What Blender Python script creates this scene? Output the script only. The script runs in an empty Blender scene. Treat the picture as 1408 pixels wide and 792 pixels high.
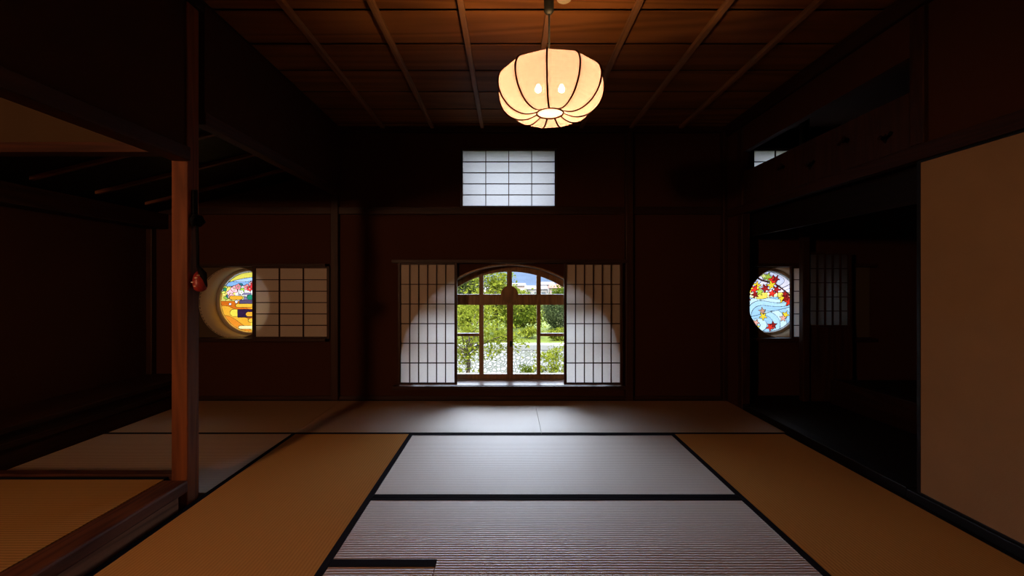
import bpy, bmesh, math, random
from mathutils import Vector, Matrix
random.seed(7)
PI = math.pi
SC = bpy.context.scene
COL = SC.collection

# ------------------------------------------------------------------ camera, sky, sun, exposure
cam_data = bpy.data.cameras.new('camera')
cam = bpy.data.objects.new('camera', cam_data)
COL.objects.link(cam)
cam.location = (0, 0, 1.149)
cam.rotation_euler = (PI / 2, 0, 0)
cam_data.sensor_width = 36
cam_data.lens = 574 / 1408 * 36
cam_data.shift_x = 4 / 1408
cam_data.shift_y = -5 / 1408
cam_data.clip_end = 3000
cam_data.clip_start = 0.02
SC.camera = cam

SKY_STRENGTH = 11.0
BULB_STRENGTH = 22000.0
GLOBE_STRENGTH = 278.0
world = bpy.data.worlds.new('sky')
SC.world = world
world.use_nodes = True
wn = world.node_tree
wn.nodes.clear()
w_out = wn.nodes.new('ShaderNodeOutputWorld')
w_bg = wn.nodes.new('ShaderNodeBackground')
w_tc = wn.nodes.new('ShaderNodeTexCoord')
w_sep = wn.nodes.new('ShaderNodeSeparateXYZ')
w_rmp = wn.nodes.new('ShaderNodeValToRGB')
w_rmp.color_ramp.elements[0].position = 0.0
w_rmp.color_ramp.elements[0].color = (0.755, 0.83, 1.0, 1)
w_rmp.color_ramp.elements[1].position = 0.9
w_rmp.color_ramp.elements[1].color = (0.70, 0.80, 1.0, 1)
wn.links.new(w_tc.outputs['Generated'], w_sep.inputs[0])
wn.links.new(w_sep.outputs['Z'], w_rmp.inputs[0])
wn.links.new(w_rmp.outputs[0], w_bg.inputs[0])
w_bg.inputs[1].default_value = SKY_STRENGTH
wn.links.new(w_bg.outputs[0], w_out.inputs[0])

sun_data = bpy.data.lights.new('sun', 'SUN')
sun = bpy.data.objects.new('sun', sun_data)
COL.objects.link(sun)
sun.location = (-6, -10, 14)
sun.rotation_euler = Vector((0.35, 0.62, -0.72)).to_track_quat('-Z', 'Y').to_euler()
sun_data.energy = 20.0
sun_data.color = (1.0, 0.93, 0.80)
sun_data.angle = 0.01

vs = SC.view_settings
vs.view_transform = 'Standard'
vs.look = 'None'
vs.exposure = 0.0
vs.gamma = 1.0
vs.use_curve_mapping = False
SC.cycles.use_denoising = True
SC.cycles.max_bounces = 14
SC.cycles.diffuse_bounces = 6
SC.cycles.glossy_bounces = 4
SC.cycles.transmission_bounces = 8
SC.cycles.transparent_max_bounces = 24
SC.cycles.sample_clamp_indirect = 6.0
SC.cycles.caustics_reflective = False

# ------------------------------------------------------------------ materials
class NT:
    """small node-tree helper"""
    def __init__(self, name):
        self.m = bpy.data.materials.new(name)
        self.m.use_nodes = True
        self.t = self.m.node_tree
        self.t.nodes.clear()
        self.out = self.n('ShaderNodeOutputMaterial')
    def n(self, kind, **kw):
        nd = self.t.nodes.new(kind)
        for k, v in kw.items():
            setattr(nd, k, v)
        return nd
    def l(self, a, b):
        self.t.links.new(a, b)
    def math(self, op, a, b=None, c=None):
        nd = self.n('ShaderNodeMath', operation=op)
        for i, v in enumerate((a, b, c)):
            if v is None:
                continue
            if hasattr(v, 'is_linked'):
                self.l(v, nd.inputs[i])
            else:
                nd.inputs[i].default_value = v
        return nd.outputs[0]
    def mixc(self, f, a, b):
        nd = self.n('ShaderNodeMix', data_type='RGBA')
        for k, v in ((0, f), (6, a), (7, b)):
            if hasattr(v, 'is_linked'):
                self.l(v, nd.inputs[k])
            else:
                nd.inputs[k].default_value = (*v, 1) if isinstance(v, tuple) and len(v) == 3 else v
        return nd.outputs[2]
    def pos(self, scale=(1, 1, 1)):
        g = self.n('ShaderNodeNewGeometry')
        mp = self.n('ShaderNodeMapping')
        mp.inputs['Scale'].default_value = scale
        self.l(g.outputs['Position'], mp.inputs[0])
        return mp.outputs[0]
    def noise(self, vec, scale, detail=4, rough=0.55):
        nd = self.n('ShaderNodeTexNoise')
        nd.inputs['Scale'].default_value = scale
        nd.inputs['Detail'].default_value = detail
        nd.inputs['Roughness'].default_value = rough
        self.l(vec, nd.inputs['Vector'])
        return nd.outputs['Fac']
    def principled(self, **kw):
        b = self.n('ShaderNodeBsdfPrincipled')
        for k, v in kw.items():
            k = k.replace('_', ' ')
            s = b.inputs[k]
            if hasattr(v, 'is_linked'):
                self.l(v, s)
            elif isinstance(v, tuple) and len(v) == 3 and s.type == 'RGBA':
                s.default_value = (*v, 1)
            else:
                s.default_value = v
        self.l(b.outputs[0], self.out.inputs[0])
        return b
    def bump(self, h, dist, strength=1.0):
        nd = self.n('ShaderNodeBump')
        nd.inputs['Strength'].default_value = strength
        nd.inputs['Distance'].default_value = dist
        self.l(h, nd.inputs['Height'])
        return nd.outputs[0]

def m_plain(name, c, rough=0.6, spec=0.5, metal=0.0, var=0.12, scale=30):
    t = NT(name)
    f = t.noise(t.pos(), scale)
    col = t.mixc(f, tuple(x * (1 - var) for x in c), tuple(min(1, x * (1 + var)) for x in c))
    t.principled(Base_Color=col, Roughness=rough, Specular_IOR_Level=spec, Metallic=metal)
    return t.m

def m_wood(name, c1, c2, axis='z', rough=0.45, spec=0.4, fine=1.0):
    """grain runs along axis"""
    t = NT(name)
    long = {'x': (0.06, 1, 1), 'y': (1, 0.06, 1), 'z': (1, 1, 0.06)}[axis]
    v = t.pos(long)
    a = t.noise(v, 38 * fine, 6, 0.6)
    g = t.n('ShaderNodeNewGeometry')
    off = t.n('ShaderNodeVectorMath', operation='ADD')
    sc = t.n('ShaderNodeVectorMath', operation='SCALE')
    cmb = t.n('ShaderNodeCombineXYZ')
    for i in range(3):
        t.l(g.outputs['Random Per Island'], cmb.inputs[i])
    t.l(cmb.outputs[0], sc.inputs[0])
    sc.inputs['Scale'].default_value = 17.0
    t.l(v, off.inputs[0])
    t.l(sc.outputs[0], off.inputs[1])
    wv = t.n('ShaderNodeTexNoise')
    wv.inputs['Scale'].default_value = 5.0 * fine
    wv.inputs['Detail'].default_value = 2
    wv.inputs['Distortion'].default_value = 0.6
    t.l(off.outputs[0], wv.inputs['Vector'])
    rings = t.math('SINE', t.math('MULTIPLY', wv.outputs['Fac'], 70.0))
    rings = t.math('MULTIPLY_ADD', rings, 0.32, 0.5)
    f = t.math('ADD', t.math('MULTIPLY', a, 0.55), t.math('MULTIPLY', rings, 0.45))
    rr = t.n('ShaderNodeValToRGB')
    rr.color_ramp.elements[0].position = 0.30
    rr.color_ramp.elements[0].color = (*c1, 1)
    rr.color_ramp.elements[1].position = 0.70
    rr.color_ramp.elements[1].color = (*c2, 1)
    t.l(f, rr.inputs[0])
    t.principled(Base_Color=rr.outputs[0], Roughness=rough, Specular_IOR_Level=spec,
                 Normal=t.bump(f, 0.001, 0.4))
    return t.m

def m_plaster(name, c, rough=0.85, spec=0.15):
    t = NT(name)
    p = t.pos()
    big = t.noise(p, 3.0, 5)
    fine = t.noise(p, 260, 3)
    col = t.mixc(big, tuple(x * 0.85 for x in c), tuple(x * 1.12 for x in c))
    t.principled(Base_Color=col, Roughness=rough, Specular_IOR_Level=spec, Normal=t.bump(fine, 0.0015, 0.5))
    return t.m

def m_tatami(name, axis, c_hi, c_lo, rough, spec, tangent=None, aniso=0.0, ior=1.5):
    """woven rush: ribs 15.5 mm apart, running along the other axis"""
    t = NT(name)
    g = t.n('ShaderNodeNewGeometry')
    s = t.n('ShaderNodeSeparateXYZ')
    t.l(g.outputs['Position'], s.inputs[0])
    a = s.outputs['Y' if axis == 'y' else 'X']
    wob = t.noise(t.pos((0.7, 0.7, 0.7)), 2.0, 2)
    ph = t.math('ADD', t.math('MULTIPLY', a, 2 * PI / 0.0157), t.math('MULTIPLY', wob, 5.0))
    rib = t.math('MULTIPLY_ADD', t.math('SINE', ph), 0.5, 0.5)
    groove = t.math('POWER', rib, 0.45)
    st = t.noise(t.pos((1.0, 6.0, 1) if axis == 'x' else (6.0, 1.0, 1)), 22, 5)
    patch = t.noise(t.pos(), 1.6, 4)
    c = t.mixc(st, tuple(x * 0.90 for x in c_hi), tuple(x * 1.08 for x in c_hi))
    c = t.mixc(t.math('MULTIPLY', patch, 0.35), c, tuple(x * 0.8 for x in c_hi))
    c = t.mixc(groove, c_lo, c)
    kw = dict(Base_Color=c, Roughness=rough, Specular_IOR_Level=t.math('MULTIPLY', t.math('MULTIPLY_ADD', groove, 0.78, 0.22), spec), Normal=t.bump(rib, 0.0015, 0.55))
    b = t.principled(**kw)
    b.inputs['IOR'].default_value = ior
    if tangent:
        cx = t.n('ShaderNodeCombineXYZ')
        for i in range(3):
            cx.inputs[i].default_value = tangent[i]
        t.l(cx.outputs[0], b.inputs['Tangent'])
        b.inputs['Anisotropic'].default_value = aniso
    return t.m

def m_paper(name, trans, diff, share=0.55):
    """thin fibrous paper: lets light through and scatters it"""
    t = NT(name)
    f = t.noise(t.pos((1, 1, 2.2)), 46, 5)
    tr = t.n('ShaderNodeBsdfTranslucent')
    di = t.n('ShaderNodeBsdfDiffuse')
    t.l(t.mixc(f, tuple(x * 0.84 for x in trans), tuple(x * 1.12 for x in trans)), tr.inputs[0])
    t.l(t.mixc(f, tuple(x * 0.94 for x in diff), diff), di.inputs[0])
    mx = t.n('ShaderNodeMixShader')
    mx.inputs[0].default_value = share
    t.l(di.outputs[0], mx.inputs[1])
    t.l(tr.outputs[0], mx.inputs[2])
    t.l(mx.outputs[0], t.out.inputs[0])
    return t.m

def m_glass():
    t = NT('clear_glass')
    tp = t.n('ShaderNodeBsdfTransparent')
    tp.inputs[0].default_value = (0.96, 0.98, 0.97, 1)
    gl = t.n('ShaderNodeBsdfGlossy')
    gl.inputs['Roughness'].default_value = 0.02
    fr = t.n('ShaderNodeFresnel')
    fr.inputs['IOR'].default_value = 1.35
    mx = t.n('ShaderNodeMixShader')
    t.l(fr.outputs[0], mx.inputs[0])
    t.l(tp.outputs[0], mx.inputs[1])
    t.l(gl.outputs[0], mx.inputs[2])
    t.l(mx.outputs[0], t.out.inputs[0])
    return t.m

def m_stained():
    t = NT('stained_glass')
    at = t.n('ShaderNodeAttribute', attribute_name='glass_colour')
    f = t.noise(t.pos((1, 1, 1)), 60, 4)
    streak = t.n('ShaderNodeMix', data_type='RGBA', blend_type='MULTIPLY')
    streak.inputs[0].default_value = 1.0
    t.l(at.outputs['Color'], streak.inputs[6])
    t.l(t.mixc(f, (0.24, 0.24, 0.24), (0.40, 0.40, 0.40)), streak.inputs[7])
    tr = t.n('ShaderNodeBsdfTranslucent')
    t.l(streak.outputs[2], tr.inputs[0])
    tp = t.n('ShaderNodeBsdfTransparent')
    t.l(streak.outputs[2], tp.inputs[0])
    mx = t.n('ShaderNodeMixShader')
    mx.inputs[0].default_value = 0.22
    t.l(tr.outputs[0], mx.inputs[1])
    t.l(tp.outputs[0], mx.inputs[2])
    gl = t.n('ShaderNodeBsdfGlossy')
    gl.inputs['Roughness'].default_value = 0.15
    m2 = t.n('ShaderNodeMixShader')
    m2.inputs[0].default_value = 0.03
    t.l(mx.outputs[0], m2.inputs[1])
    t.l(gl.outputs[0], m2.inputs[2])
    t.l(m2.outputs[0], t.out.inputs[0])
    return t.m

def m_shade(name, c_lo, c_hi, through):
    """thin lantern paper: part of the bulb light goes straight through, part is scattered"""
    t = NT(name)
    f = t.noise(t.pos(), 9, 4)
    tr = t.n('ShaderNodeBsdfTranslucent')
    t.l(t.mixc(f, c_lo, c_hi), tr.inputs[0])
    tp = t.n('ShaderNodeBsdfTransparent')
    tp.inputs[0].default_value = (*through, 1)
    ad = t.n('ShaderNodeAddShader')
    t.l(tr.outputs[0], ad.inputs[0])
    t.l(tp.outputs[0], ad.inputs[1])
    t.l(ad.outputs[0], t.out.inputs[0])
    return t.m

def m_emit(name, c, s):
    t = NT(name)
    e = t.n('ShaderNodeEmission')
    e.inputs[0].default_value = (*c, 1)
    e.inputs[1].default_value = s
    t.l(e.outputs[0], t.out.inputs[0])
    return t.m

def m_leaf(name, c1, c2, trans=0.45):
    t = NT(name)
    g = t.n('ShaderNodeNewGeometry')
    c = t.mixc(g.outputs['Random Per Island'], c1, c2)
    d = t.n('ShaderNodeBsdfDiffuse')
    tr = t.n('ShaderNodeBsdfTranslucent')
    t.l(c, d.inputs[0])
    t.l(c, tr.inputs[0])
    mx = t.n('ShaderNodeMixShader')
    mx.inputs[0].default_value = trans
    t.l(d.outputs[0], mx.inputs[1])
    t.l(tr.outputs[0], mx.inputs[2])
    t.l(mx.outputs[0], t.out.inputs[0])
    return t.m

def m_stone(name):
    t = NT(name)
    vo = t.n('ShaderNodeTexVoronoi', feature='DISTANCE_TO_EDGE')
    vc = t.n('ShaderNodeTexVoronoi', feature='F1')
    p = t.pos((1, 0.8, 1.3))
    for v in (vo, vc):
        v.inputs['Scale'].default_value = 6.2
        t.l(p, v.inputs['Vector'])
    j = t.math('MINIMUM', t.math('MULTIPLY', vo.outputs['Distance'], 7.0), 1.0)
    sp = t.n('ShaderNodeSeparateColor')
    t.l(vc.outputs['Color'], sp.inputs[0])
    n = t.noise(t.pos(), 7, 5)
    c = t.mixc(sp.outputs[0], (0.075, 0.075, 0.080), (0.125, 0.123, 0.126))
    c = t.mixc(t.math('MULTIPLY', n, 0.5), c, (0.085, 0.09, 0.08))
    c = t.mixc(j, (0.034, 0.038, 0.026), c)
    t.principled(Base_Color=c, Roughness=0.9, Normal=t.bump(j, 0.04, 0.8))
    return t.m

M = {}
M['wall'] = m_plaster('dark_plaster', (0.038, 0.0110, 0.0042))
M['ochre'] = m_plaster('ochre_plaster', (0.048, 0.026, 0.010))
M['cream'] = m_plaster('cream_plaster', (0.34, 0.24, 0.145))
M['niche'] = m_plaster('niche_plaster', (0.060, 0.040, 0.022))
M['post_z'] = m_wood('red_brown_post', (0.085, 0.024, 0.007), (0.17, 0.050, 0.014), 'z', 0.6, 0.2)
M['dark_x'] = m_wood('dark_timber_across', (0.014, 0.0042, 0.0018), (0.030, 0.0095, 0.0036), 'x', 0.5, 0.2)
M['dark_y'] = m_wood('dark_timber_along', (0.014, 0.0042, 0.0018), (0.030, 0.0095, 0.0036), 'y', 0.5, 0.2)
M['lintel_y'] = m_wood('lintel_wood', (0.026, 0.0075, 0.003), (0.055, 0.016, 0.006), 'y', 0.55, 0.2)
M['lintel_x'] = m_wood('cross_beam_wood', (0.026, 0.0075, 0.003), (0.055, 0.016, 0.006), 'x', 0.55, 0.2)
M['dark_z'] = m_wood('dark_timber_upright', (0.016, 0.005, 0.002), (0.034, 0.011, 0.004), 'z', 0.5, 0.2)
M['sill_y'] = m_wood('worn_step_timber', (0.045, 0.014, 0.007), (0.12, 0.042, 0.021), 'y', 0.6, 0.2)
M['riser_y'] = m_wood('riser_timber', (0.09, 0.036, 0.018), (0.20, 0.085, 0.042), 'y', 0.6, 0.2)
M['lacquer'] = m_plain('black_lacquer', (0.004, 0.004, 0.006), 0.45, 0.2)
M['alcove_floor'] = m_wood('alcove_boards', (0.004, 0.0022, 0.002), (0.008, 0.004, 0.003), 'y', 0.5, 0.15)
M['alcove_edge'] = m_wood('alcove_edge_wood', (0.010, 0.0035, 0.002), (0.022, 0.008, 0.004), 'y', 0.5, 0.2)
M['ceil'] = m_wood('cedar_boards', (0.125, 0.046, 0.012), (0.215, 0.085, 0.024), 'x', 0.65, 0.15, 0.45)
M['batten'] = m_wood('cedar_batten', (0.15, 0.068, 0.028), (0.26, 0.12, 0.05), 'y', 0.6)
M['batten_x'] = m_wood('rafter_wood', (0.09, 0.028, 0.010), (0.15, 0.050, 0.018), 'x', 0.5)
M['kumiko'] = m_wood('shoji_wood', (0.018, 0.006, 0.0022), (0.036, 0.012, 0.0045), 'z', 0.5, 0.2)
M['window_wood'] = m_wood('window_wood', (0.13, 0.060, 0.022), (0.24, 0.12, 0.045), 'z', 0.4)
M['sill_board'] = m_wood('sill_board', (0.24, 0.17, 0.16), (0.36, 0.27, 0.25), 'x', 0.3)
M['mat_cross'] = m_tatami('rush_ribs_across', 'y', (0.45, 0.275, 0.14), (0.13, 0.075, 0.042), 0.55, 1.0, (1, 0, 0), 0.88, 2.1)
M['mat_long'] = m_tatami('rush_ribs_along', 'x', (0.50, 0.265, 0.080), (0.38, 0.195, 0.058), 0.85, 0.06)
M['mat_dull'] = m_tatami('dull_rush_ribs_across', 'y', (0.38, 0.21, 0.066), (0.22, 0.115, 0.036), 0.8, 0.1)  # less gloss and a deeper tone than the other ribs-across rush
M['heri'] = m_plain('navy_cloth', (0.007, 0.008, 0.015), 0.95, 0.06)
M['paper'] = m_paper('shoji_paper', (0.58, 0.55, 0.52), (0.84, 0.71, 0.58))
M['paper_high'] = m_paper('shoji_paper_high', (0.40, 0.395, 0.385), (0.5, 0.45, 0.38))
M['paper_shaded'] = m_paper('shaded_alcove_paper', (0.30, 0.30, 0.27), (0.06, 0.04, 0.025))  # alcove shade put into the colour: near-black front, little light let through
M['fusuma'] = m_plaster('fusuma_paper', (0.25, 0.155, 0.085), 0.9, 0.1)
M['glass'] = m_glass()
M['stained'] = m_stained()
M['ring'] = m_plain('grey_ring_wood', (0.30, 0.25, 0.19), 0.6)
M['lead'] = m_plain('lead_came', (0.02, 0.018, 0.016), 0.4)
M['shade'] = m_shade('lantern_paper', (0.0116, 0.0068, 0.0068), (0.0132, 0.0078, 0.0078), (0.012, 0.0112, 0.010))
M['shade_filter'] = m_shade('top_filter_paper', (0.010, 0.0074, 0.007), (0.012, 0.0086, 0.008), (0.17, 0.155, 0.125))  # for the added top disc, sets how much bulb light goes up
M['rib'] = m_paper('lantern_rib', (0.060, 0.020, 0.004), (0.03, 0.008, 0.002))
M['black'] = m_plain('black_plastic', (0.004, 0.004, 0.004), 0.6, 0.15)
M['cord'] = m_plain('black_cord', (0.003, 0.003, 0.003), 0.8, 0.1)
M['bulb'] = m_emit('bulb_glow', (1.0, 0.61, 0.28), BULB_STRENGTH)
M['globe'] = m_emit('globe_glow', (1.0, 0.54, 0.29), GLOBE_STRENGTH)
M['sensor'] = m_plain('cream_plastic', (0.45, 0.38, 0.28), 0.5)
M['red'] = m_plain('red_brocade', (0.24, 0.014, 0.009), 0.5, 0.5, 0, 0.5, 90)
M['cream_cloth'] = m_plain('cream_cloth', (0.60, 0.48, 0.34), 0.7)
M['floor'] = m_wood('subfloor', (0.03, 0.016, 0.009), (0.05, 0.028, 0.015), 'y', 0.5)
M['roof'] = m_plain('roof_dark', (0.03, 0.03, 0.032), 0.8)

# ------------------------------------------------------------------ geometry helpers
class MB:
    def __init__(self):
        self.bm = bmesh.new()
    def box(self, x0, x1, y0, y1, z0, z1):
        v = [self.bm.verts.new((x, y, z)) for z in (z0, z1) for y in (y0, y1) for x in (x0, x1)]
        for f in ((0, 2, 3, 1), (4, 5, 7, 6), (0, 1, 5, 4), (2, 6, 7, 3), (0, 4, 6, 2), (1, 3, 7, 5)):
            self.bm.faces.new([v[i] for i in f])
        return self
    def quad(self, *p):
        self.bm.faces.new([self.bm.verts.new(q) for q in p])
        return self
    def tube(self, pts, r, n=8, closed=False, cap=True):
        pts = [Vector(p) for p in pts]
        rs = r if isinstance(r, (list, tuple)) else [r] * len(pts)
        rings = []
        prev = None
        m = len(pts)
        for i, p in enumerate(pts):
            a = pts[(i - 1) % m] if closed else pts[max(0, i - 1)]
            b = pts[(i + 1) % m] if closed else pts[min(m - 1, i + 1)]
            d = (b - a).normalized()
            if prev is None:
                u = d.orthogonal().normalized()
            else:
                u = (prev - d * prev.dot(d)).normalized()
            prev = u
            w = d.cross(u)
            rings.append([self.bm.verts.new(p + (u * math.cos(2 * PI * k / n) + w * math.sin(2 * PI * k / n)) * rs[i]) for k in range(n)])
        for i in range(m if closed else m - 1):
            A, B = rings[i], rings[(i + 1) % m]
            for k in range(n):
                self.bm.faces.new((A[k], A[(k + 1) % n], B[(k + 1) % n], B[k]))
        if cap and not closed:
            self.bm.faces.new(rings[0][::-1])
            self.bm.faces.new(rings[-1])
        return self
    def lathe(self, prof, c=(0, 0, 0), n=24, axis='z'):
        c = Vector(c)
        rings = []
        for r, h in prof:
            ring = []
            for k in range(n):
                a = 2 * PI * k / n
                o = {'z': (r * math.cos(a), r * math.sin(a), h), 'y': (r * math.cos(a), h, r * math.sin(a))}[axis]
                ring.append(self.bm.verts.new(c + Vector(o)))
            rings.append(ring)
        for A, B in zip(rings, rings[1:]):
            for k in range(n):
                self.bm.faces.new((A[k], A[(k + 1) % n], B[(k + 1) % n], B[k]))
        closed = prof[0] == prof[-1]
        for i_, R, rev in ((0, rings[0], True), (-1, rings[-1], False)):
            if prof[i_][0] > 1e-3 and not closed:
                self.bm.faces.new(R[::-1] if rev else R)
        return self
    def build(self, name, mat, parent=None, bevel=0.0, smooth=False):
        bmesh.ops.remove_doubles(self.bm, verts=self.bm.verts[:], dist=1e-6)
        bmesh.ops.recalc_face_normals(self.bm, faces=self.bm.faces[:])
        me = bpy.data.meshes.new(name)
        self.bm.to_mesh(me)
        self.bm.free()
        return finish(name, me, mat, parent, bevel, smooth)

def finish(name, me, mat, parent=None, bevel=0.0, smooth=False):
    o = bpy.data.objects.new(name, me)
    COL.objects.link(o)
    me.materials.append(M[mat] if isinstance(mat, str) else mat)
    if smooth:
        for p in me.polygons:
            p.use_smooth = True
    if bevel:
        b = o.modifiers.new('edge', 'BEVEL')
        b.width = bevel
        b.segments = 2
        b.limit_method = 'ANGLE'
    if parent is not None:
        o.parent = parent
        o.matrix_parent_inverse = Matrix.Translation(-parent.location)
    return o

def thing(name, label, cat, loc=(0, 0, 0), group=None):
    o = bpy.data.objects.new(name, None)
    COL.objects.link(o)
    o.empty_display_size = 0.1
    o.location = loc
    return tag(o, label, cat, group)

def tag(o, label, cat, group=None, kind=None):
    o['label'] = label
    o['category'] = cat
    if group:
        o['group'] = group
    if kind:
        o['kind'] = kind
    return o

def struct(o):
    o['kind'] = 'structure'
    return o

def sbox(name, mat, *b, bevel=0.0):
    return struct(MB().box(*b).build(name, mat, None, bevel))

def plate(name, outer, holes, lo, hi, plane, mat, parent=None):
    """flat panel with holes; plane 'xz' (thickness along y) or 'yz' (thickness along x)"""
    cu = bpy.data.curves.new(name, 'CURVE')
    cu.dimensions = '2D'
    cu.fill_mode = 'BOTH'
    cu.extrude = (hi - lo) / 2
    for loop in [outer] + holes:
        s = cu.splines.new('POLY')
        s.points.add(len(loop) - 1)
        for q, (a, b) in zip(s.points, loop):
            q.co = (a, b, 0, 1)
        s.use_cyclic_u = True
    tmp = bpy.data.objects.new('tmp', cu)
    COL.objects.link(tmp)
    dg = bpy.context.evaluated_depsgraph_get()
    dg.update()
    me = bpy.data.meshes.new_from_object(tmp.evaluated_get(dg))
    bpy.data.objects.remove(tmp)
    bpy.data.curves.remove(cu)
    mid = (lo + hi) / 2
    for v in me.vertices:
        u, w, e = v.co
        v.co = (u, mid - e, w) if plane == 'xz' else (mid + e, u, w)
    me.materials.clear()
    me.name = name
    return finish(name, me, mat, parent)

def circle(cx, cz, r, n=64, a0=0.0, a1=2 * PI):
    return [(cx + r * math.cos(a0 + (a1 - a0) * k / n), cz + r * math.sin(a0 + (a1 - a0) * k / n)) for k in range(n)]

def rect(x0, x1, z0, z1):
    return [(x0, z0), (x1, z0), (x1, z1), (x0, z1)]

# ------------------------------------------------------------------ the room shell
YB = 4.17            # inner face of the back wall
YG = 4.42            # plane of the glazing
XR, XL = 2.15, -1.70  # right edge of the mats, line of the left lintel
ZC = 2.72            # ceiling boards
ARC, ARZ, ARR = 0.012, 0.25, 1.105   # arch of the middle window
RW = 0.352           # radius of the round openings
LCX, RCX, RCZ = -2.735, 2.735, 0.967

def arch(r, zb, n=48):
    return [(ARC - r, zb)] + [(ARC + r * math.cos(a), ARZ + r * math.sin(a)) for a in [PI - PI * k / n for k in range(n + 1)]] + [(ARC + r, zb)]

UPW = (-0.485, 0.478, 1.925, 2.505)   # upper middle window
UPR = (2.44, 3.35, 1.925, 2.505)      # upper window over the alcove
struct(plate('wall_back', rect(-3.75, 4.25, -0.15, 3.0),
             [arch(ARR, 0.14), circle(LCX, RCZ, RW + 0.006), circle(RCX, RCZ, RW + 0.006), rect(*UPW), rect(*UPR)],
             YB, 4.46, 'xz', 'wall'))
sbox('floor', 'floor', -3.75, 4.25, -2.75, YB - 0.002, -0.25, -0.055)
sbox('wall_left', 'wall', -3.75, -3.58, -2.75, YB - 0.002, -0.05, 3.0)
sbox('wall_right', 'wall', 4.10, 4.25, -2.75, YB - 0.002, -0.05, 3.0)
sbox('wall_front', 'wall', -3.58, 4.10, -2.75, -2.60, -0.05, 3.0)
sbox('roof', 'roof', -3.9, 4.4, -2.9, 4.75, 3.0, 3.12)

# ceiling: overlapped cedar boards and battens
ceil = MB()
y = 2.40 - 0.338 * 15
k = 0
while y < YB:
    y1 = min(y + 0.338, YB - 0.002)
    zt = ZC
    ceil.box(-1.78, 2.20, y, y1 - 0.021, zt, zt + 0.004)
    y = y1 if y1 < YB - 0.01 else 9
ceiling = struct(ceil.build('ceiling', 'ceil'))
MB().box(-1.78, 2.20, -2.6, YB - 0.002, ZC + 0.045, ZC + 0.06).build('backing', 'roof', ceiling)
sbox('ceiling_alcove', 'wall', 2.201, 4.10, 2.121, YB - 0.002, 2.70, 2.73)
for i in range(8):
    x = -1.745 + 0.4925 * i
    MB().box(x - 0.017, x + 0.017, -2.60, YB - 0.02, 2.69, 2.722).build('batten', 'batten', ceiling, 0.003)
MB().box(-1.78, -1.69, -2.60, YB - 0.01, 2.655, 2.72).build('cornice', 'dark_y', ceiling, 0.003)
MB().box(-1.69, 2.13, YB - 0.05, YB - 0.005, 2.655, 2.69).build('cornice', 'dark_x', ceiling, 0.003)
MB().box(2.13, 2.20, -2.60, YB - 0.01, 2.60, 2.71).build('cornice', 'dark_y', ceiling, 0.003)

# left partition above the lintels
sbox('wall_upper_left', 'wall', -1.74, -1.685, 2.31, YB - 0.002, 2.10, 2.70)
sbox('wall_hanging_left', 'wall', -1.77, -1.715, -2.60, 2.205, 1.875, 2.70)
# ochre wall over the cross beam and the low ceiling of the raised room
sbox('wall_ochre', 'ochre', -3.58, -1.80, 2.255, 2.31, 1.915, 2.65)
sbox('ceiling_raised_room', 'ceil', -3.58, -1.775, -2.60, 2.25, 2.45, 2.50)

# sloped ceiling of the far left bay with its rafters
sl = MB()
def slz(x):
    return 1.91 + (x + 3.3) * 0.246
sl.quad((-3.58, 2.31, slz(-3.58)), (-1.745, 2.31, slz(-1.745)), (-1.745, YB - 0.003, slz(-1.745)), (-3.58, YB - 0.003, slz(-3.58)))
sl.quad((-3.58, 2.31, slz(-3.58) + 0.03), (-1.745, 2.31, slz(-1.745) + 0.03), (-1.745, YB - 0.003, slz(-1.745) + 0.03), (-3.58, YB - 0.003, slz(-3.58) + 0.03))
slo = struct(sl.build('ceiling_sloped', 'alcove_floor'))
for yy in (2.45, 2.91, 3.37, 3.83):
    b = MB()
    p = [(-3.33, slz(-3.33)), (-1.745, slz(-1.745))]
    v = []
    for (x, z) in p:
        for (dy, dz) in ((-0.016, -0.028), (0.016, -0.028), (0.016, 0.0), (-0.016, 0.0)):
            v.append(b.bm.verts.new((x, yy + dy, z + dz)))
    for f in ((0, 1, 2, 3), (7, 6, 5, 4), (0, 4, 5, 1), (1, 5, 6, 2), (2, 6, 7, 3), (3, 7, 4, 0)):
        b.bm.faces.new([v[i] for i in f])
    b.build('rafter', 'batten_x', slo, 0.003)
MB().box(-3.579, -3.40, 2.32, YB - 0.003, 1.70, 1.845).build('wall_plate', 'dark_y', slo, 0.004)

# right side: walls and an added dark board round the alcove
sbox('wall_alcove_wing', 'wall', XR, XR + 0.07, 3.925, YB - 0.002, -0.05, 2.60)
sbox('wall_alcove_near', 'wall', 2.26, 4.10, 2.05, 2.12, -0.05, 2.70)
sbox('wall_right_near', 'wall', XR + 0.06, XR + 0.12, -2.60, 1.24, 0.0, 1.80)
sbox('wall_alcove_upper', 'wall', XR + 0.005, XR + 0.06, 2.245, 3.845, 2.37, 2.60)
sbox('alcove_view_blocker', 'alcove_floor', XR + 0.12, XR + 0.14, 2.125, 4.0, 1.60, 2.18)  # added dark board, hides the high window and blackens the cut-outs
sbox('wall_upper_right', 'wall', XR + 0.02, XR + 0.08, -2.60, 2.17, 1.885, 2.60)

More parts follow.
